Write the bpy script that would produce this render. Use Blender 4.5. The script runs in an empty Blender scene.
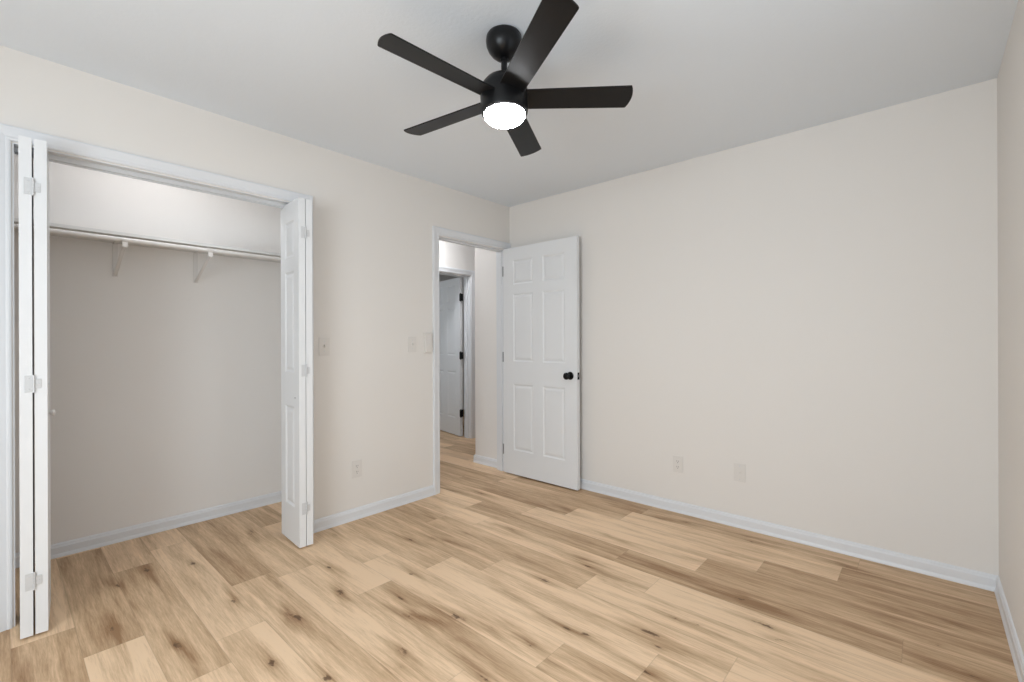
import bpy, bmesh, math, random
import numpy as np
from mathutils import Vector, Matrix

S = bpy.context.scene
COL = S.collection

# ------------------------------------------------------------------ camera
YAW, ROLL, F_PX = 0.7308, -0.0035, 461.5
cam_d = bpy.data.cameras.new('camera')
cam = bpy.data.objects.new('camera', cam_d); COL.objects.link(cam)
cam_d.sensor_fit = 'HORIZONTAL'; cam_d.sensor_width = 36.0
cam_d.lens = 36.0 * F_PX / 1024.0
cam_d.clip_start = 0.02
cam.matrix_world = (Matrix.Translation((2.870, -3.173, 1.199))
                    @ Matrix.Rotation(YAW, 4, 'Z')
                    @ Matrix.Rotation(math.pi / 2, 4, 'X')
                    @ Matrix.Rotation(ROLL, 4, 'Z'))
S.camera = cam

# ------------------------------------------------------------------ world, light, exposure
W = bpy.data.worlds.new('world'); S.world = W; W.use_nodes = True
bg = W.node_tree.nodes['Background']
bg.inputs['Color'].default_value = (0.80, 0.90, 1.0, 1); bg.inputs['Strength'].default_value = 1.0

def area(name, loc, rot, sx, sy, power, color):
    l = bpy.data.lights.new(name, 'AREA'); l.shape = 'RECTANGLE'; l.size = sx; l.size_y = sy
    l.energy = power; l.color = color
    o = bpy.data.objects.new(name, l); COL.objects.link(o); o.location = loc; o.rotation_euler = rot
    return o
area('fill_far_room', (-2.2, -0.96, 1.4), (math.radians(90), 0, 0), 0.9, 1.1, 5, (0.84, 0.93, 1.0))  # added fill lamp that brightens the far door leaf, no source seen there
# daylight through the two windows behind the camera (south wall and east wall)
area('daylight_south', (2.20, -4.54, 1.30), (math.radians(80), 0, 0), 1.5, 1.25, 53, (0.84, 0.93, 1.0))
area('daylight_east', (3.09, -2.0, 1.50), (math.radians(90), 0, math.radians(90)), 1.5, 1.25, 1.5, (0.84, 0.93, 1.0))
FAN_LIGHT, CLOSET_LIGHT, HALL_LIGHT = 70.0, 38.0, 90.0

S.view_settings.view_transform = 'Standard'
S.view_settings.look = 'None'
S.view_settings.gamma = 1.0
S.view_settings.exposure = 0.07
S.view_settings.use_curve_mapping = False

# ------------------------------------------------------------------ materials
def mat(name, color, rough=0.5, metal=0.0, spec=0.5, bump=None, emit=None, vary=None):
    m = bpy.data.materials.new(name); m.use_nodes = True
    nt = m.node_tree; b = nt.nodes['Principled BSDF']
    b.inputs['Base Color'].default_value = (*color, 1)
    b.inputs['Roughness'].default_value = rough
    b.inputs['Metallic'].default_value = metal
    b.inputs['Specular IOR Level'].default_value = spec
    tc = nt.nodes.new('ShaderNodeTexCoord')
    if vary:
        n = nt.nodes.new('ShaderNodeTexNoise'); n.inputs['Scale'].default_value = vary[0]
        n.inputs['Detail'].default_value = 3
        nt.links.new(tc.outputs['Object'], n.inputs['Vector'])
        mx = nt.nodes.new('ShaderNodeMix'); mx.data_type = 'RGBA'
        mx.inputs[6].default_value = (*[c * (1 - vary[1]) for c in color], 1)
        mx.inputs[7].default_value = (*[min(1, c * (1 + vary[1])) for c in color], 1)
        nt.links.new(n.outputs['Fac'], mx.inputs[0]); nt.links.new(mx.outputs[2], b.inputs['Base Color'])
    if bump:
        n = nt.nodes.new('ShaderNodeTexNoise'); n.inputs['Scale'].default_value = bump[0]
        n.inputs['Detail'].default_value = 4; n.inputs['Roughness'].default_value = 0.6
        nt.links.new(tc.outputs['Object'], n.inputs['Vector'])
        bp = nt.nodes.new('ShaderNodeBump'); bp.inputs['Strength'].default_value = bump[1]
        bp.inputs['Distance'].default_value = bump[2]
        nt.links.new(n.outputs['Fac'], bp.inputs['Height']); nt.links.new(bp.outputs['Normal'], b.inputs['Normal'])
    if emit:
        b.inputs['Emission Color'].default_value = (*emit[0], 1)
        b.inputs['Emission Strength'].default_value = emit[1]
    return m

M = {}
M['wall'] = mat('wall_paint', (0.80, 0.765, 0.725), 0.75, spec=0.25, bump=(160, 0.10, 0.002), vary=(1.3, 0.006))
M['closet'] = mat('closet_paint', (0.84, 0.81, 0.78), 0.8, spec=0.2, bump=(160, 0.10, 0.002), vary=(1.3, 0.006))
M['ceiling'] = mat('ceiling_paint', (0.80, 0.845, 0.895), 0.9, spec=0.1, bump=(70, 0.25, 0.004), vary=(2.0, 0.008))
M['trim'] = mat('trim_paint', (0.765, 0.775, 0.795), 0.35, spec=0.4, vary=(6, 0.004))
M['door'] = mat('door_paint', (0.80, 0.81, 0.82), 0.4, spec=0.4, bump=(220, 0.05, 0.001))
M['black'] = mat('black_satin_metal', (0.005, 0.005, 0.0055), 0.32, metal=0.0, spec=0.28, vary=(30, 0.05))
M['blade'] = mat('black_blade', (0.006, 0.006, 0.0065), 0.38, spec=0.28, bump=(90, 0.06, 0.001))
M['black_hw'] = mat('black_hardware', (0.004, 0.004, 0.004), 0.4, spec=0.22, vary=(40, 0.05))
M['plate'] = mat('cover_plate_plastic', (0.75, 0.715, 0.675), 0.35, spec=0.5, vary=(30, 0.004))
M['slot'] = mat('dark_slot', (0.10, 0.09, 0.085), 0.6, vary=(40, 0.02))
M['hinge'] = mat('painted_hinge', (0.66, 0.67, 0.68), 0.35, metal=0.1, spec=0.5, vary=(60, 0.03))
M['steel'] = mat('nickel_hinge', (0.30, 0.30, 0.30), 0.35, metal=0.8, vary=(60, 0.03))
M['rod'] = mat('white_painted_rod', (0.74, 0.71, 0.68), 0.35, spec=0.5, vary=(20, 0.004))
M['shelf'] = mat('white_shelf', (0.72, 0.71, 0.69), 0.5, vary=(20, 0.004))
M['lens'] = mat('lit_lens', (0.9, 0.9, 0.9), 0.4, emit=((0.95, 0.97, 1.0), FAN_LIGHT), vary=(20, 0.002))
M['closet_lens'] = mat('closet_lamp_lens', (0.9, 0.9, 0.9), 0.4, emit=((0.94, 0.965, 1.0), CLOSET_LIGHT), vary=(20, 0.002))
M['hall_lens'] = mat('hall_lamp_lens', (0.9, 0.9, 0.9), 0.4, emit=((0.94, 0.965, 1.0), HALL_LIGHT), vary=(20, 0.002))

def floor_material():
    m = bpy.data.materials.new('oak_plank_floor'); m.use_nodes = True
    nt = m.node_tree; N = nt.nodes; L = nt.links; b = N['Principled BSDF']
    def attr(n):
        a = N.new('ShaderNodeAttribute'); a.attribute_name = n; return a
    def mth(op, a, c=None, d=None, clamp=False):
        n = N.new('ShaderNodeMath'); n.operation = op; n.use_clamp = clamp
        for i, v in enumerate((a, c, d)):
            if v is None: continue
            if isinstance(v, (int, float)): n.inputs[i].default_value = v
            else: L.new(v, n.inputs[i])
        return n.outputs[0]
    pu = attr('plank_uv').outputs['Vector']        # u along, v across (metres), w random
    tone = attr('tone').outputs['Fac']; kn = attr('knot').outputs['Fac']
    sx = N.new('ShaderNodeSeparateXYZ'); L.new(pu, sx.inputs[0])
    def coords(a, c, e):
        n = N.new('ShaderNodeCombineXYZ')
        L.new(mth('MULTIPLY', sx.outputs[0], a), n.inputs[0])
        L.new(mth('MULTIPLY', sx.outputs[1], c), n.inputs[1])
        L.new(mth('MULTIPLY', sx.outputs[2], e), n.inputs[2])
        return n.outputs[0]
    def noise(vec, scale, detail=4, rough=0.6, dist=0.0):
        n = N.new('ShaderNodeTexNoise'); n.inputs['Scale'].default_value = scale
        n.inputs['Detail'].default_value = detail; n.inputs['Roughness'].default_value = rough
        n.inputs['Distortion'].default_value = dist
        L.new(vec, n.inputs['Vector']); return n.outputs['Fac']
    fine = noise(coords(9, 150, 40), 1.0, 6, 0.75, 0.4)
    mid = noise(coords(1.6, 22, 40), 1.0, 4, 0.6, 0.8)
    big = noise(coords(0.9, 6.5, 40), 1.0, 2, 0.5, 0.5)
    kd = mth('ADD', kn, mth('MULTIPLY', mth('SUBTRACT', noise(coords(28, 60, 40), 1.0, 3, 0.6, 0.6), 0.5), 2.4))
    # streak around the knots: darker grain that flows past
    halo = mth('SUBTRACT', 1.0, mth('MULTIPLY', kd, 0.42), clamp=True)
    core = mth('MULTIPLY', mth('SUBTRACT', 1.0, kd, clamp=True), 2.2, clamp=True)
    f = mth('ADD', mth('MULTIPLY', tone, 1.05), mth('MULTIPLY', mth('SUBTRACT', mid, 0.5), 1.25))
    f = mth('ADD', f, mth('MULTIPLY', mth('SUBTRACT', big, 0.5), 1.1))
    f = mth('ADD', f, mth('MULTIPLY', mth('SUBTRACT', fine, 0.5), 1.15))
    f = mth('ADD', f, mth('MULTIPLY', halo, 0.22))
    sw = attr('halo').outputs['Fac']
    flow = mth('MULTIPLY', mth('SUBTRACT', 1.0, sw, clamp=True), mth('ADD', -0.05, mth('MULTIPLY', mid, 0.95)))
    f = mth('ADD', f, flow)
    f = mth('SUBTRACT', f, 0.06)
    ramp = N.new('ShaderNodeValToRGB'); L.new(f, ramp.inputs[0])
    e = ramp.color_ramp.elements
    e[0].position = 0.0; e[0].color = (0.86, 0.622, 0.408, 1)
    e[1].position = 1.0; e[1].color = (0.320, 0.180, 0.088, 1)
    x = e.new(0.45); x.color = (0.61, 0.415, 0.250, 1)
    mx = N.new('ShaderNodeMix'); mx.data_type = 'RGBA'
    L.new(mth('MULTIPLY', core, 0.88), mx.inputs[0]); L.new(ramp.outputs[0], mx.inputs[6])
    mx.inputs[7].default_value = (0.12, 0.062, 0.030, 1)
    # bevelled seams along and across
    ed = attr('edge').outputs['Fac']
    seam = mth('SUBTRACT', 1.0, mth('DIVIDE', ed, 0.0022), clamp=True)
    mx2 = N.new('ShaderNodeMix'); mx2.data_type = 'RGBA'
    L.new(mth('MULTIPLY', seam, 0.30), mx2.inputs[0]); L.new(mx.outputs[2], mx2.inputs[6])
    mx2.inputs[7].default_value = (0.20, 0.125, 0.075, 1)
    L.new(mx2.outputs[2], b.inputs['Base Color'])
    r = mth('ADD', 0.42, mth('MULTIPLY', fine, 0.2)); L.new(r, b.inputs['Roughness'])
    b.inputs['Specular IOR Level'].default_value = 0.35
    bp = N.new('ShaderNodeBump'); bp.inputs['Strength'].default_value = 0.25; bp.inputs['Distance'].default_value = 0.0015
    L.new(fine, bp.inputs['Height']); L.new(bp.outputs['Normal'], b.inputs['Normal'])
    return m
M['floor'] = floor_material()

# ------------------------------------------------------------------ helpers
def obj(name, bm, m, parent=None, smooth=False):
    me = bpy.data.meshes.new(name)
    bmesh.ops.recalc_face_normals(bm, faces=bm.faces[:])
    bm.to_mesh(me); bm.free()
    me.materials.append(m)
    if smooth:
        for p in me.polygons: p.use_smooth = True
    o = bpy.data.objects.new(name, me); COL.objects.link(o)
    if parent: o.parent = parent
    if smooth:
        mod = o.modifiers.new('es', 'EDGE_SPLIT'); mod.split_angle = math.radians(38)
    return o
def empty(name, loc=(0, 0, 0), rotz=0.0):
    o = bpy.data.objects.new(name, None); COL.objects.link(o)
    o.empty_display_size = 0.05; o.location = loc; o.rotation_euler = (0, 0, rotz)
    return o
def tag(o, label, cat, group=None, kind=None):
    o['label'] = label; o['category'] = cat
    if group: o['group'] = group
    if kind: o['kind'] = kind
    return o
def dup(root):
    r = root.copy(); COL.objects.link(r)
    for ch in list(root.children):
        c = ch.copy(); COL.objects.link(c); c.parent = r
        for g in list(ch.children):
            d = g.copy(); COL.objects.link(d); d.parent = c
    return r
def bx(bm, x0, x1, y0, y1, z0, z1, bevel=0.0):
    vs = [bm.verts.new((x, y, z)) for x in (x0, x1) for y in (y0, y1) for z in (z0, z1)]
    fs = [(0, 1, 3, 2), (4, 6, 7, 5), (0, 4, 5, 1), (2, 3, 7, 6), (0, 2, 6, 4), (1, 5, 7, 3)]
    faces = [bm.faces.new([vs[i] for i in f]) for f in fs]
    if bevel:
        es = list({e for f in faces for e in f.edges})
        bmesh.ops.bevel(bm, geom=es, offset=bevel, segments=2, affect='EDGES', profile=0.6)
def lathe(bm, prof, seg=48, axis='Z', org=(0, 0, 0)):
    """prof = [(r, h), ...] turned about the axis"""
    rings = []
    for r, h in prof:
        ring = []
        for k in range(seg):
            a = 2 * math.pi * k / seg
            p = (r * math.cos(a), r * math.sin(a), h)
            if axis == 'Y': p = (p[0], p[2], p[1])
            if axis == 'X': p = (p[2], p[0], p[1])
            ring.append(bm.verts.new((p[0] + org[0], p[1] + org[1], p[2] + org[2])))
        rings.append(ring)
    for a, c in zip(rings, rings[1:]):
        for k in range(seg):
            bm.faces.new((a[k], a[(k + 1) % seg], c[(k + 1) % seg], c[k]))
    bm.faces.new(rings[0][::-1]); bm.faces.new(rings[-1])
def tube(bm, pts, r, seg=12):
    pts = [Vector(p) for p in pts]; rings = []
    for i, p in enumerate(pts):
        d = (pts[min(i + 1, len(pts) - 1)] - pts[max(i - 1, 0)]).normalized()
        up = Vector((0, 0, 1)) if abs(d.z) < 0.9 else Vector((1, 0, 0))
        a = d.cross(up).normalized(); c = d.cross(a).normalized()
        rings.append([bm.verts.new(p + r * (math.cos(t) * a + math.sin(t) * c))
                      for t in [2 * math.pi * k / seg for k in range(seg)]])
    for a, c in zip(rings, rings[1:]):
        for k in range(seg): bm.faces.new((a[k], a[(k + 1) % seg], c[(k + 1) % seg], c[k]))
    bm.faces.new(rings[0][::-1]); bm.faces.new(rings[-1])
def sweep(bm, prof, path):
    """prof: closed list of (a, b); path: list of (origin, A, B) frames; joins the sections"""
    rings = []
    for o, A, B in path:
        rings.append([bm.verts.new(Vector(o) + Vector(A) * a + Vector(B) * b) for a, b in prof])
    n = len(prof)
    for r, q in zip(rings, rings[1:]):
        for k in range(n): bm.faces.new((r[k], r[(k + 1) % n], q[(k + 1) % n], q[k]))
    bm.faces.new(rings[0][::-1]); bm.faces.new(rings[-1])

# ------------------------------------------------------------------ dimensions (metres)
H = 2.44
RX = 3.126                 # east wall
RY = -4.60                 # south wall
T = 0.115                  # partition thickness
CL0, CL1, CLH = -3.128, -1.915, 2.045      # closet opening
DR0, DR1, DRH = -0.835, -0.055, 2.035      # bedroom doorway
HX = -1.30                 # hall far wall
FD0, FD1, FDH = -0.06, 0.72, 2.0           # far doorway
CX = -0.75                 # closet back wall
CY0, CY1 = -3.55, -1.62    # closet ends

def struct(name, boxes, m, label, cat='wall'):
    bm = bmesh.new()
    for b in boxes: bx(bm, *b)
    o = obj(name, bm, m)
    return tag(o, label, cat, kind='structure')

struct('wall_left', [(-T, 0, RY, CL0, 0, H), (-T, 0, CL0, CL1, CLH, H), (-T, 0, CL1, DR0, 0, H),
                     (-T, 0, DR0, DR1, DRH, H), (-T, 0, DR1, 0.0, 0, H)], M['wall'],
       'beige bedroom wall with the closet opening and the doorway')
struct('wall_back', [(0.0, RX, 0, 0.1, 0, H)], M['wall'], 'long plain beige wall behind the open white door')
struct('wall_right', [(RX, RX + .1, -1.25, 0.1, 0, H), (RX, RX + .1, -2.75, -1.25, 0, .87), (RX, RX + .1, -2.75, -1.25, 2.13, H),
                      (RX, RX + .1, RY, -2.75, 0, H)], M['wall'], 'beige wall at the right edge of the photo')
struct('wall_front', [(-T, 1.45, RY - .1, RY, 0, H), (2.95, RX + .1, RY - .1, RY, 0, H), (1.45, 2.95, RY - .1, RY, 0, .67),
                      (1.45, 2.95, RY - .1, RY, 1.93, H)], M['wall'], 'beige wall with the window behind the camera')
struct('wall_closet', [(CX - .1, CX, CY0, CY1, 0, H), (CX - .1, -T, CY0 - .1, CY0, 0, H), (CX - .1, -T, CY1, CY1 + .1, 0, H)],
       M['closet'], 'beige closet walls behind the hanging rod')
struct('wall_hall', [(-0.455, -T, -0.012, 0.0, 0, H), (-0.455, 0.0, 0.0, 0.1, 0, H), (-0.455, -0.355, 0.1, 2.2, 0, H)], M['closet'],
       'short beige hall wall seen through the doorway beside the open door')
struct('wall_hall_far', [(HX - .12, HX, -1.52, FD0, 0, H), (HX - .12, HX, FD0, FD1, FDH, H), (HX - .12, HX, FD1, 2.2, 0, H),
                         (HX, -0.455, 2.2, 2.3, 0, H), (HX, CX - .1, -1.62, -1.52, 0, H)], M['closet'],
       'far hall wall above and beside the inner doorway')
struct('wall_far_room', [(-3.3, -3.2, -1.0, 2.4, 0, H), (-3.2, HX - .12, 2.3, 2.4, 0, H), (-3.2, -2.65, -1.1, -1.0, 0, H), (-1.75, HX - .12, -1.1, -1.0, 0, H),
                         (-2.65, -1.75, -1.1, -1.0, 0, .85), (-2.65, -1.75, -1.1, -1.0, 1.95, H)], M['closet'],
       'wall of the dim room beyond the hall')
struct('ceiling', [(-3.3, RX + .1, RY - .1, 2.4, H, H + .08)], M['ceiling'], 'light grey lightly textured flat ceiling', 'ceiling')

# ------------------------------------------------------------------ floor (planks running along x)
PW, PL, Y00 = 0.1835, 1.20, -2.957
row_joint = {0: 0.485, 1: 0.93, 2: 0.75, 3: 0.33, 4: 0.413, 5: 0.87, 6: 0.60, 7: 0.906, 8: 1.137, 9: 0.41,
             10: 0.67, 11: 0.40, 12: 0.775, 13: 1.015, 14: 0.14, 15: 0.20, -1: 0.2}
tones = {(-1, 0): .62, (0, -1): .55, (0, 0): .22, (1, -1): .55, (1, 0): .20, (1, 1): .15, (2, -2): .30, (2, -1): .26, (2, 0): .12, (3, -1): .62,
         (3, 0): .30, (3, 1): .18, (4, -1): .42, (4, 0): .18, (4, 1): .15, (5, -1): .14, (5, 0): .42, (6, -1): .30,
         (6, 0): .14, (6, 1): .45, (7, -1): .40, (7, 0): .12, (7, 1): .35, (8, -1): .45, (8, 0): .30, (8, 1): .15, (9, -1): .40,
         (9, 0): .52, (9, 1): .20, (10, -1): .30, (10, 0): .10, (10, 1): .16, (11, 0): .62, (11, 1): .66, (11, 2): .64,
         (12, 0): .22, (12, 1): .60, (12, -1): .45, (13, -1): .60, (13, 0): .22, (13, 1): .62, (14, 0): .50, (14, 1): .26, (14, 2): .72,
         (15, 0): .60, (15, 1): .50, (15, 2): .52}
knots = [(-0.19, -2.65), (-0.09, -2.47), (0.48, -2.44), (0.34, -2.85), (-0.10, -2.78), (0.66, -2.70), (-0.29, -2.11), (0.38, -2.25),
         (0.78, -2.08), (0.83, -2.30), (0.77, -2.32), (1.05, -2.49), (1.28, -2.39), (1.36, -2.13), (1.42, -2.19), (0.89, -1.75),
         (1.18, -1.95), (0.51, -2.00), (0.14, -1.78), (1.04, -1.92), (1.44, -1.35), (1.35, -1.84), (0.89, -0.99), (1.70, -1.77),
         (1.76, -1.59), (1.84, -1.57), (1.36, -1.54), (1.52, -1.80), (1.70, -2.02), (1.26, -1.93), (1.20, -1.97), (0.65, -1.40),
         (0.72, -1.38), (1.47, -1.03), (1.53, -1.08), (1.40, -0.66), (2.06, -0.44), (1.90, -0.85), (2.23, -0.88), (2.30, -0.87),
         (2.03, -1.39), (2.09, -1.45), (2.14, -1.20), (2.06, -1.22), (2.37, -1.02), (2.43, -1.09), (2.12, -1.61), (1.66, -1.15),
         (2.55, -0.18), (2.76, -0.52), (2.90, -0.71), (2.96, -0.48), (3.00, -0.86), (1.00, -0.48), (1.07, -0.52), (0.81, -0.52),
         (2.05, -0.13), (2.11, -0.18), (1.53, -0.19), (1.69, -0.14), (0.73, -1.23), (0.04, -0.74), (0.25, -0.63), (0.55, -1.51)]
big_k = {(0.48, -2.44), (0.78, -2.08), (0.83, -2.30), (1.05, -2.49), (1.36, -2.13), (1.44, -1.35), (1.35, -1.84), (2.03, -1.39),
         (-0.19, -2.65), (-0.09, -2.47), (0.34, -2.85), (-0.29, -2.11), (2.37, -1.02), (1.28, -2.39), (0.66, -2.70)}
def build_floor():
    rnd = random.Random(7); V = []; Fc = []; uv = []; tn = []; kt = []; eg = []; hl = []
    X0, X1, YB, YT = -3.3, RX + .1, RY - .1, 2.4
    kx = np.array([k[0] for k in knots]); ky = np.array([k[1] for k in knots])
    kr = np.random.RandomState(3)
    ka = kr.uniform(-0.25, 0.25, len(knots)); ks = np.array([1.35 if k in big_k else 0.85 for k in knots])
    kl = kr.uniform(1.6, 3.6, len(knots))
    r0 = int(math.floor((YB - Y00) / PW)); r1 = int(math.ceil((YT - Y00) / PW))
    for r in range(r0, r1):
        ya, yb = max(YB, Y00 + r * PW), min(YT, Y00 + (r + 1) * PW)
        j = row_joint.get(r, rnd.uniform(0, PL))
        k0 = int(math.floor((X0 - j) / PL)); k1 = int(math.ceil((X1 - j) / PL))
        for k in range(k0, k1):
            xa, xb = max(X0, j + k * PL), min(X1, j + (k + 1) * PL)
            if xb - xa < 1e-4: continue
            t = tones.get((r, k), rnd.uniform(.15, .6)); w = rnd.random()
            ins = 0.004
            xs = [xa, xa + ins] + list(np.linspace(xa, xb, max(2, int((xb - xa) / .022)))[1:-1]) + [xb - ins, xb]
            ys = [ya, ya + ins] + list(np.linspace(ya, yb, 10)[1:-1]) + [yb - ins, yb]
            xs = sorted(xs); ys = sorted(ys)
            b0 = len(V); ny = len(ys)
            for x in xs:
                for y in ys:
                    V.append((x, y, 0.0)); uv.append((x - j - k * PL + w * 31.0, y - ya + w * 13.0, w)); tn.append(t)
                    dx, dy = x - kx, y - ky
                    u = dx * np.cos(ka) + dy * np.sin(ka); v = -dx * np.sin(ka) + dy * np.cos(ka)
                    d = np.sqrt((u / (0.010 * kl * ks)) ** 2 + (v / (0.0095 * ks)) ** 2)
                    kt.append(min(4.0, float(d.min())))
                    hl.append(min(2.0, float(np.sqrt((u / 0.24) ** 2 + (v / 0.040) ** 2).min())) if True else 0)
                    eg.append(min(x - xa, xb - x, y - ya, yb - y))
            for a in range(len(xs) - 1):
                for c in range(ny - 1):
                    i = b0 + a * ny + c; Fc.append((i, i + ny, i + ny + 1, i + 1))
    me = bpy.data.meshes.new('floor'); me.from_pydata(V, [], Fc)
    a = me.attributes.new('plank_uv', 'FLOAT_VECTOR', 'POINT'); a.data.foreach_set('vector', np.array(uv, 'f').ravel())
    for n, d in (('tone', tn), ('knot', kt), ('edge', eg), ('halo', hl)):
        a = me.attributes.new(n, 'FLOAT', 'POINT'); a.data.foreach_set('value', np.array(d, 'f'))
    me.materials.append(M['floor'])
    o = bpy.data.objects.new('floor', me); COL.objects.link(o)
    tag(o, 'light oak plank floor with dark knots', 'floor', kind='structure')
build_floor()
struct('floor_slab', [(-3.3, RX + .1, RY - .1, 2.4, -0.09, -0.004)], M['slot'], 'slab under the oak planks', 'floor')

# ------------------------------------------------------------------ baseboards
BP = [(0, 0), (0.0165, 0), (0.0165, 0.006), (0.0135, 0.016), (0.0115, 0.020), (0.0115, 0.056), (0.0085, 0.062), (0.0075, 0.069), (0.004, 0.074), (0, 0.076)]
def baseboard(name, runs, label):
    bm = bmesh.new()
    for (p, q, nrm) in runs:
        sweep(bm, BP, [((*p, 0), (*nrm, 0), (0, 0, 1)), ((*q, 0), (*nrm, 0), (0, 0, 1))])
    return tag(obj(name, bm, M['trim']), label, 'baseboard', kind='structure')
CW = 0.060                                      # casing width
baseboard('baseboard_left', [((0, RY), (0, CL0 - CW), (1, 0)), ((0, CL1 + CW), (0, DR0 - CW), (1, 0))],
          'white baseboard between the closet and the doorway')
baseboard('baseboard_back', [((0.0, 0), (RX, 0), (0, -1))], 'long white baseboard along the plain wall')
baseboard('baseboard_right', [((RX, RY), (RX, 0), (-1, 0))], 'white baseboard at the right edge of the photo')
baseboard('baseboard_closet', [((CX, CY0), (CX, CY1), (1, 0)), ((CX, CY0), (-T, CY0), (0, 1)), ((CX, CY1), (-T, CY1), (0, -1))],
          'white baseboard inside the closet')
baseboard('baseboard_hall', [((-0.455, -0.012), (-T, -0.012), (0, -1)), ((-0.455, -0.0285), (-0.455, 2.2), (-1, 0)), ((HX, FD1 + CW), (HX, 2.2), (1, 0)),
                             ((HX, -1.52), (HX, FD0 - CW), (1, 0))], 'short white baseboard in the hall beside the open door')

# ------------------------------------------------------------------ casings and jambs
CP = [(0, 0), (0, 0.009), (0.006, 0.012), (0.012, 0.012), (0.016, 0.010), (0.030, 0.013), (0.044, 0.0165), (0.054, 0.0175), (0.060, 0.0155), (0.060, 0)]
def casing(bm, xf, nx, y0, y1, h, reveal=0.005, clip_hi=None):
    """U shaped casing on the plane x=xf with normal nx, around the opening y0..y1"""
    a, b, t = y0 - reveal, y1 + reveal, h + reveal
    prof = CP
    if clip_hi is not None:        # right leg squeezed into the corner
        sc = clip_hi / CW
    else: sc = 1.0
    N = (nx, 0, 0)
    sweep(bm, prof, [((xf, a, 0), (0, -1, 0), N), ((xf, a, t), (0, -1, 1), N), ((xf, b, t), (0, sc, 1), N), ((xf, b, 0), (0, sc, 0), N)])
def jamb(bm, x0, x1, y0, y1, h, t=0.018, stop=None, flat=0.001):
    # boards lining the opening, inside the rough opening edge
    bx(bm, x0, x1, y0, y0 + t * .2, 0, h); bx(bm, x0, x1, y1 - t * .2, y1, 0, h); bx(bm, x0, x1, y0 + t * .2, y1 - t * .2, h - t * .2, h)
    if stop:
        s0, s1 = stop; d = 0.014
        bx(bm, s0, s1, y0 + t * .2, y0 + d, 0, h - t * .2); bx(bm, s0, s1, y1 - d, y1 - t * .2, 0, h - t * .2)
        bx(bm, s0, s1, y0 + d, y1 - d, h - d, h - t * .2)
def trim(name, fn, label):
    bm = bmesh.new(); fn(bm)
    return tag(obj(name, bm, M['trim']), label, 'door frame', kind='structure')
def t1(bm):
    casing(bm, 0, 1, CL0, CL1, CLH); jamb(bm, -T, 0, CL0, CL1, CLH)
trim('trim_1', t1, 'white casing around the closet opening')
def t2(bm):
    casing(bm, 0, 1, DR0, DR1, DRH, clip_hi=0.048); jamb(bm, -T, 0, DR0, DR1, DRH, stop=(-0.075, -0.040))
    casing(bm, -T, -1, DR0, DR1, DRH, clip_hi=0.036)
trim('trim_2', t2, 'white casing around the bedroom doorway')
def t3(bm):
    casing(bm, HX, 1, FD0, FD1, FDH); jamb(bm, HX - .12, HX, FD0, FD1, FDH, stop=(HX - .08, HX - .045))
trim('trim_3', t3, 'white casing of the inner doorway beyond the hall')
def t4(bm):   # bifold track under the closet head
    bx(bm, -0.080, -0.045, CL0 + .004, CL1 - .004, CLH - .024, CLH - .0036)
    bx(bm, -0.0665, -0.0585, CL0 + .004, CL1 - .004, CLH - .030, CLH - .024)
tag(obj('trim_4', (lambda b: (t4(b), b)[1])(bmesh.new()), M['hinge']), 'metal bifold track under the closet head', 'track', kind='structure')

# windows behind the camera
def window(name, axis, c, a0, a1, z0, z1, label):
    bm = bmesh.new()
    def q(u0, u1, d0, d1, w0, w1):
        if axis == 'y': bx(bm, u0, u1, c + d0, c + d1, w0, w1)
        else: bx(bm, c + d0, c + d1, u0, u1, w0, w1)
    s = -1 if axis == 'y' else 1
    d0, d1 = sorted((s * .03, s * .07))
    q(a0, a0 + .05, d0, d1, z0, z1); q(a1 - .05, a1, d0, d1, z0, z1)
    q(a0 + .05, a1 - .05, d0, d1, z0, z0 + .05); q(a0 + .05, a1 - .05, d0, d1, z1 - .05, z1)
    q(a0 + .05, a1 - .05, d0, d1, (z0 + z1) / 2 - .02, (z0 + z1) / 2 + .02)
    return tag(obj(name, bm, M['trim']), label, 'window', kind='structure')
window('window_1', 'y', RY, 1.45, 2.95, .67, 1.93, 'white sash window in the wall behind the camera')
window('window_2', 'x', RX, -2.75, -1.25, .87, 2.13, 'wide white sash window in the right wall, outside the frame')

window('added_window', 'y', -1.0, -2.65, -1.75, .85, 1.95, 'white sash window added with the fill light in the room beyond the hall, not in view')  # unseen window, added only to go with the far room fill

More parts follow.
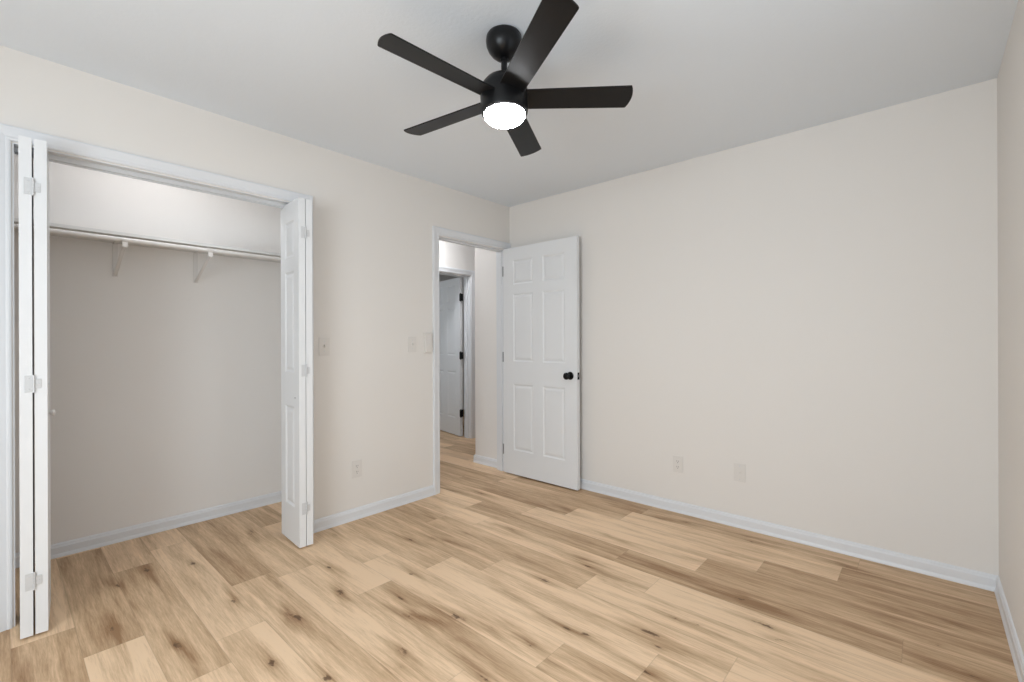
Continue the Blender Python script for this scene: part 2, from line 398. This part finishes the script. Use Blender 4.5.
# ------------------------------------------------------------------ panelled doors
def panel_face(bm, w, h, yf, s, panels):
    """one moulded face at y=yf, outward direction s (-1 or +1), x 0..w, z 0..h"""
    xs = sorted({0, w} | {p[0] for p in panels} | {p[1] for p in panels})
    zs = sorted({0, h} | {p[2] for p in panels} | {p[3] for p in panels})
    P = {}
    def v(x, z, d=0.0):
        k = (round(x, 5), round(z, 5), round(d, 5))
        if k not in P: P[k] = bm.verts.new((x, yf - s * d, z))
        return P[k]
    for i in range(len(xs) - 1):
        for j in range(len(zs) - 1):
            cx, cz = (xs[i] + xs[i + 1]) / 2, (zs[j] + zs[j + 1]) / 2
            if any(p[0] < cx < p[1] and p[2] < cz < p[3] for p in panels): continue
            bm.faces.new((v(xs[i], zs[j]), v(xs[i + 1], zs[j]), v(xs[i + 1], zs[j + 1]), v(xs[i], zs[j + 1])))
    for (x0, x1, z0, z1) in panels:
        # intermediate cut points on the frame edges
        rings = [(0, 0.0), (0.005, 0.0035), (0.011, 0.0065), (0.017, 0.0065), (0.030, 0.0025), (0.036, 0.0018)]
        prev = None
        for o, d in rings:
            cur = [v(x0 + o, z0 + o, d), v(x1 - o, z0 + o, d), v(x1 - o, z1 - o, d), v(x0 + o, z1 - o, d)]
            if prev:
                for k in range(4): bm.faces.new((prev[k], prev[(k + 1) % 4], cur[(k + 1) % 4], cur[k]))
            prev = cur
        bm.faces.new(prev)
def slab(w, h, t, panels):
    bm = bmesh.new()
    panel_face(bm, w, h, -t / 2, -1, panels); panel_face(bm, w, h, t / 2, 1, panels)
    bm.verts.ensure_lookup_table()
    # edge band
    def quad(a, b, c, d):
        bm.faces.new([bm.verts.new(p) for p in (a, b, c, d)])
    q = t / 2
    quad((0, -q, 0), (0, q, 0), (0, q, h), (0, -q, h)); quad((w, -q, 0), (w, q, 0), (w, q, h), (w, -q, h))
    quad((0, -q, 0), (w, -q, 0), (w, q, 0), (0, q, 0)); quad((0, -q, h), (w, -q, h), (w, q, h), (0, q, h))
    bmesh.ops.remove_doubles(bm, verts=bm.verts[:], dist=1e-5)
    return bm
def rail_panels(cols):
    return [(a, b, z0, z1) for a, b in cols for z0, z1 in ((0.215, 0.805), (1.005, 1.605), (1.690, 1.905))]

def bifold(name, yj, side, knob, label, y0, y1, xend, angs):
    """folded pair at the jamb y=yj; side=+1 pair lies on the +y side of its jamb (left pair) or -1 (right pair)"""
    root = empty(name, (-0.062, yj, 0.0))
    w, h, t, z0 = 0.296, 2.018, 0.0368, 0.012
    pans = rail_panels([(0.075, w - 0.075)])
    # closed-end x (track) at -0.025, room end at 0.245 relative to the root
    for yc, ang in ((y0, angs[0]), (y1, angs[1])):
        o = obj('door_panel', slab(w, h, t, pans), M['door'], root)
        R = Matrix.Rotation(math.radians(ang), 4, 'Z')
        e2 = R @ Vector((w, 0, 0))
        o.matrix_local = Matrix.Translation((xend - e2.x, yc - e2.y, z0)) @ R
    gap = (y0 + y1) / 2
    for z in (0.232, 1.032, 1.832):
        bm = bmesh.new()
        xe = xend + 0.0012
        tube(bm, [(xe + .0035, gap, z - .036), (xe + .0035, gap, z + .036)], 0.0038, 12)          # knuckle
        for dz in (-.018, 0, .018): bx(bm, xe + .003, xe + .0078, gap - .0045, gap + .0045, z + dz - .001, z + dz + .001)
        a0, a1 = sorted((gap - .0035, gap - .026)); bx(bm, xe, xe + .0018, a0, a1, z - .034, z + .034, 0.0006)
        a0, a1 = sorted((gap + .0035, gap + .022)); bx(bm, xe, xe + .0018, a0, a1, z - .019, z + .019, 0.0006)
        for s_, dz in ((-1, .022), (-1, -.022), (1, 0)):
            lathe(bm, [(0.0034, 0), (0.0028, 0.0012), (0.0008, 0.0014)], 12, 'X', (xe + .0018, gap + s_ * .013, z + dz))
        obj('hinge', bm, M['hinge'], root)
    if knob:
        bm = bmesh.new()
        yk = y1 + side * 0.0235
        prof = [(0.011, 0), (0.011, 0.002), (0.006, 0.005), (0.0055, 0.014), (0.010, 0.019), (0.0155, 0.024), (0.0155, 0.029), (0.010, 0.033), (0.003, 0.034)]
        lathe(bm, [(r, side * hh) for r, hh in prof], 24, 'Y', (0.022, yk - side * .003, 0.885))
        obj('knob', bm, M['rod'], root, True)
    else:
        bm = bmesh.new()
        lathe(bm, [(0.0035, 0), (0.0035, side * 0.003), (0.001, side * 0.0035)], 16, 'Y', (0.19, y1 + side * 0.0172 - side * .002, 0.871))
        obj('screw_hole', bm, M['steel'], root)
    # guide pin in the track
    bm = bmesh.new(); tube(bm, [(0.0, y1 + .016, h + z0 - .002), (0.0, y1 + .016, h + z0 + .012)], .004, 8)
    obj('guide_pin', bm, M['steel'], root)
    return tag(root, label, 'bifold door', kind='structure')
bifold('door_1', -3.147, 1, True, 'white folded bifold closet door at the left edge of the photo',
       0.0508, 0.0938, 0.232, (-3.0, -4.6))
bifold('door_2', CL1 - 0.000, -1, False, 'white folded bifold closet door at the right side of the closet opening',
       -0.0400, -0.0812, 0.249, (-4.3, -3.4))

# hinged bedroom door, opened against the back wall
def knob_set(root, x, yf, s, z, m):
    bm = bmesh.new()
    lathe(bm, [(r, s * hh) for r, hh in [(0.032, 0), (0.032, 0.004), (0.028, 0.009), (0.013, 0.011), (0.0115, 0.030), (0.017, 0.036), (0.025, 0.043),
                                         (0.0285, 0.052), (0.0275, 0.061), (0.020, 0.067), (0.006, 0.069)]], 40, 'Y', (x, yf, z))
    return obj('door_knob', bm, m, root, True)
DW, DH, DT, DZ = 0.798, 2.020, 0.035, 0.012
root = empty('door_3', (0.014, -0.0825, 0), math.radians(-0.3))
cols = [(0.118, 0.346), (0.452, 0.680)]
o = obj('door_panel', slab(DW, DH, DT, rail_panels(cols)), M['door'], root); o.location = (0, 0, DZ)
knob_set(root, DW - 0.066, -DT / 2, -1, 0.918, M['black_hw']); knob_set(root, DW - 0.066, DT / 2, 1, 0.918, M['black_hw']).scale = (1, .55, 1)
bm = bmesh.new(); bx(bm, DW - .0005, DW + .0012, -.0125, .0125, 0.890, 0.946, 0.0004)
lp = obj('latch_plate', bm, M['black_hw'], root)
bm = bmesh.new(); bx(bm, DW + .001, DW + .009, -.007, .007, 0.910, 0.926, 0.002); obj('latch_bolt', bm, M['steel'], lp)
for z in (0.22, 1.055, 1.83):
    bm = bmesh.new()
    tube(bm, [(-0.006, -DT / 2 - .001, z - .045), (-0.006, -DT / 2 - .001, z + .045)], .0055, 12)
    bx(bm, -.0012, .0002, -DT / 2, DT / 2 - .003, z - .043, z + .043)
    obj('hinge', bm, M['steel'], root)
tag(root, 'white six-panel bedroom door standing open with a black knob', 'door', kind='structure')

# far door beyond the hall
root = empty('door_4', (HX - .128, FD1 - 0.010, 0), math.radians(180 - 11.5))
o = obj('door_panel', slab(0.76, 1.985, DT, rail_panels([(0.11, 0.325), (0.435, 0.65)])), M['door'], root); o.location = (0.020, DT / 2, 0.012)
for z in (0.30, 1.02, 1.745):
    bm = bmesh.new()
    tube(bm, [(0.0, DT + .004, z - .045), (0.0, DT + .004, z + .045)], .0085, 12)
    for s in (-1, 1): tube(bm, [(0.0, DT + .004, z + s * .045), (0.0, DT + .004, z + s * .052)], .006, 12)
    bx(bm, .0, .014, -.0, DT + .003, z - .043, z + .043)
    bx(bm, -.030, .030, DT + .0, DT + .003, z - .043, z + .043)
    obj('hinge', bm, M['black_hw'], root)
tag(root, 'white panelled door with black hinges beyond the hall', 'door', kind='structure')

# ------------------------------------------------------------------ ceiling fan
FX, FY = 1.600, -1.798
fan = empty('ceiling_fan', (FX, FY, H))
bm = bmesh.new()
lathe(bm, [(0.060, 0.0), (0.067, -0.003), (0.0715, -0.010), (0.0738, -0.026), (0.0715, -0.046), (0.064, -0.064), (0.052, -0.080), (0.038, -0.092), (0.026, -0.098), (0.018, -0.099)], 56)
can = obj('canopy', bm, M['black'], fan, True)
bm = bmesh.new()
lathe(bm, [(0.0165, -0.094), (0.0165, -0.106), (0.0125, -0.110), (0.0125, -0.180)], 28)
obj('downrod', bm, M['black'], fan, True)
TILT = Vector((-0.059, 0.036, 1)).normalized()
Rt = Vector((0, 0, 1)).rotation_difference(TILT).to_matrix().to_4x4()
HUBZ = 2.177 - H
hubM = Matrix.Translation((0, 0, HUBZ)) @ Rt
bm = bmesh.new()
lathe(bm, [(0.014, 0.098), (0.028, 0.096), (0.032, 0.090), (0.055, 0.086), (0.076, 0.075), (0.089, 0.058), (0.0955, 0.038), (0.097, 0.015), (0.0965, -0.030),
           (0.095, -0.050), (0.0915, -0.060), (0.0850, -0.064)], 64)
mh = obj('motor_housing', bm, M['black'], fan, True); mh.matrix_local = hubM
bm = bmesh.new()
lathe(bm, [(0.0830, -0.061), (0.0830, -0.067), (0.081, -0.073), (0.074, -0.081), (0.060, -0.087), (0.040, -0.091), (0.020, -0.0925), (0.004, -0.093)], 56)
ll = obj('light_lens', bm, M['lens'], fan, True); ll.matrix_local = hubM
PITCH, DROOP, PH = -0.222, 0.039, math.radians(45.3)
def blade_mesh():
    bm = bmesh.new(); n = 22; r0 = 0.075
    top = []; bot = []
    # outline: trailing (-) edge and leading (+) edge straight, end bowed with one tighter rounded corner
    def half(r): return (0.098 + (0.113 - 0.098) * (r - .1) / .45) / 2
    rs = list(np.linspace(r0, 0.505, 12))
    outl = [(r, -half(r)) for r in rs]
    # tip arc from - corner to + corner
    hw = half(0.505)
    for k in range(0, 17):
        v = -hw + 2 * hw * k / 16.0; q = v / hw
        bul = 0.013 * (1 - q * q)
        cr = 0.0
        if abs(q) > 0.88: cr = -0.001 * ((abs(q) - 0.88) / 0.12) ** 2
        outl.append((0.514 + bul + cr, v * (0.995 if abs(q) == 1 else 1)))
    outl += [(r, half(r)) for r in rs[::-1]]
    th = 0.0028
    tv = [bm.verts.new((r, v, th)) for r, v in outl]; bv = [bm.verts.new((r, v, -th)) for r, v in outl]
    bm.faces.new(tv); bm.faces.new(bv[::-1])
    m = len(outl)
    for i in range(m): bm.faces.new((tv[i], tv[(i + 1) % m], bv[(i + 1) % m], bv[i]))
    return bm
first = None
for k in range(5):
    if first is None:
        b = obj('blade', blade_mesh(), M['blade'], fan); first = b
    else:
        b = first.copy(); COL.objects.link(b); b.parent = fan
    b.matrix_local = hubM @ Matrix.Rotation(PH + k * 2 * math.pi / 5, 4, 'Z') @ Matrix.Rotation(-math.atan(DROOP), 4, 'Y') @ Matrix.Rotation(math.atan(math.tan(PITCH)), 4, 'X')
tag(fan, 'black five-blade ceiling fan with a round lit lens', 'ceiling fan')

# lamps that light the closet and the hall (flush domes on their ceilings)
def flush_lamp(x, y, r, m, label):
    root = empty('ceiling_light', (x, y, H))
    bm = bmesh.new(); lathe(bm, [(r + .012, 0), (r + .012, -.012), (r + .006, -.018), (r, -.018)], 40); obj('lamp_base', bm, M['trim'], root, True)
    bm = bmesh.new(); lathe(bm, [(r, -.017), (r * .98, -.032), (r * .85, -.052), (r * .55, -.068), (r * .2, -.074), (r * .04, -.075)], 40); obj('lamp_lens', bm, m, root, True)
    return tag(root, label, 'ceiling light')
flush_lamp(-0.24, -2.55, 0.075, M['closet_lens'], 'small round white lamp on the closet ceiling')
flush_lamp(-0.98, -0.14, 0.10, M['hall_lens'], 'round white lamp on the hall ceiling')

# ------------------------------------------------------------------ closet shelf, rod, brackets
bm = bmesh.new(); bx(bm, CX, -0.45, CY0, CY1, 1.793, 1.811, 0.0012)
tag(obj('closet_shelf', bm, M['shelf']), 'long white closet shelf above the hanging rod', 'shelf')
bm = bmesh.new(); tube(bm, [(-0.436, CY0, 1.767), (-0.436, CY1, 1.767)], 0.0125, 24)
tag(obj('closet_rod', bm, M['rod'], None, True), 'white round hanging rod below the closet shelf', 'closet rod')
def bracket():
    root = empty('shelf_bracket', (CX, 0, 1.793))
    bm = bmesh.new(); bx(bm, 0, .004, -.013, .013, -.200, 0.0, 0.001); obj('wall_plate', bm, M['rod'], root)
    bm = bmesh.new(); bx(bm, 0.004, .285, -.011, .011, -.0045, -.0005, 0.001); obj('shelf_arm', bm, M['rod'], root)
    bm = bmesh.new()
    a = Vector((.003, 0, -.194)); b_ = Vector((.322, 0, -.052)); d = (b_ - a).normalized(); n = Vector((-d.z, 0, d.x))
    sweep(bm, [(-.0085, -.0022), (.0085, -.0022), (.0085, .0022), (-.0085, .0022)], [(a, (0, 1, 0), n), (b_, (0, 1, 0), n)])
    obj('brace', bm, M['rod'], root)
    bm = bmesh.new(); prof = [(-.013, -.0035), (.013, -.0035), (.013, .0035), (-.013, .0035)]
    path = []
    for k in range(0, 13):
        t = math.radians(150 + k * 17.5)
        rr = 0.0162
        path.append(((0.314 + rr * math.cos(t), 0, -.026 + rr * math.sin(t)), (0, 1, 0), (math.cos(t), 0, math.sin(t))))
    sweep(bm, prof, path); bx(bm, .3245, .3305, -.013, .013, -.067, -.040, 0.0015); obj('rod_hook', bm, M['rod'], root)
    return root
b1 = bracket(); b1.location.y = -2.700
b2 = dup(b1); b2.location.y = -2.290
tag(b1, 'white shelf and rod bracket on the closet wall, the left one', 'bracket', 'brackets under the closet shelf')
tag(b2, 'white shelf and rod bracket on the closet wall, the right one', 'bracket', 'brackets under the closet shelf')

# ------------------------------------------------------------------ switches and outlets (front faces local -y)
def place(root, wall, u, z):
    if wall == 'left': root.location = (0, u, z); root.rotation_euler = (0, 0, math.radians(90))
    else: root.location = (u, 0, z)
def plate(root, w, h, name='cover_plate', t=0.005):
    bm = bmesh.new(); bx(bm, -w / 2, w / 2, -t, 0, -h / 2, h / 2, 0.0018); return obj(name, bm, M['plate'], root)
def screw(bm, x, z, y=-.005): lathe(bm, [(.0032, 0), (.003, -.0008), (.0008, -.001)], 12, 'Y', (x, y, z))
def toggle_switch(wall, u, z, label):
    r = empty('light_switch'); plate(r, .071, .115)
    bm = bmesh.new(); sweep(bm, [(-.0045, -.0105), (.0045, -.0105), (.0045, .0105), (-.0045, .0105)],
                            [((0, -.0045, 0), (1, 0, 0), (0, 0, 1)), ((0, -.0065, .001), (1, 0, 0), (0, 0, 1)), ((0, -.0160, .008), (.8, 0, 0), (0, 0, .35))])
    obj('toggle', bm, M['plate'], r)
    for s in (-1, 1):
        bm = bmesh.new(); screw(bm, 0, s * .030); obj('screw', bm, M['hinge'], r)
    place(r, wall, u, z); return tag(r, label, 'light switch', 'light switches on the left wall')
def outlet(wall, u, z, label):
    r = empty('wall_outlet'); plate(r, .071, .115)
    for s in (-1, 1):
        bm = bmesh.new(); zc = s * .0195
        sweep(bm, [(-.0165, -.009), (-.012, -.0145), (.012, -.0145), (.0165, -.009), (.0165, .009), (.012, .0145), (-.012, .0145), (-.0165, .009)],
              [((0, -.0045, zc), (1, 0, 0), (0, 0, 1)), ((0, -.0065, zc), (1, 0, 0), (0, 0, 1))])
        q = obj('receptacle', bm, M['plate'], r)
        bm = bmesh.new()
        for sx, hh in ((-.0062, .0046), (.0062, .0038)): bx(bm, sx - .0012, sx + .0012, -.0068, -.0058, zc + .002 - hh, zc + .002 + hh)
        lathe(bm, [(.0026, -.0058), (.0026, -.0068)], 12, 'Y', (0, 0, zc - .0085))
        obj('slots', bm, M['slot'], q)
    bm = bmesh.new(); screw(bm, 0, 0); obj('screw', bm, M['hinge'], r)
    place(r, wall, u, z); return tag(r, label, 'outlet', 'cover plates with receptacles near the floor')
toggle_switch('left', -1.775, 1.168, 'beige toggle switch on the wall just right of the closet')
toggle_switch('left', -1.095, 1.176, 'beige toggle switch left of the wall remote box by the doorway')
r = empty('fan_remote')
bm = bmesh.new(); bx(bm, -.037, .037, -.006, 0, -.080, .080, 0.002); obj('wall_cradle', bm, M['plate'], r)
bm = bmesh.new(); bx(bm, -.030, .030, -.022, -.006, -.073, .073, 0.004); body = obj('remote_body', bm, M['plate'], r)
for i, z in enumerate((.045, .022, -.001)):
    bm = bmesh.new(); bx(bm, -.014, .014, -.0232, -.0215, z - .007, z + .007, 0.0005); obj('button', bm, M['rod'], body)
place(r, 'left', -.955, 1.187)
tag(r, 'tall beige fan control box on the wall beside the doorway casing', 'fan control')
outlet('left', -1.551, 0.338, 'beige wall outlet low between the closet and the doorway')
outlet('back', 1.580, 0.336, 'beige double wall outlet low on the long plain wall')
r = empty('cable_plate'); plate(r, .071, .115)
bm = bmesh.new(); lathe(bm, [(.0075, -.0045), (.0075, -.007), (.0047, -.007), (.0047, -.014), (.0035, -.0145)], 18, 'Y', (0, 0, .0)); obj('cable_jack', bm, M['plate'], r)
for s in (-1, 1):
    bm = bmesh.new(); screw(bm, 0, s * .042); obj('screw', bm, M['hinge'], r)
place(r, 'back', 1.982, 0.352)
tag(r, 'small plain beige wall plate right of the outlet on the long wall', 'wall plate')
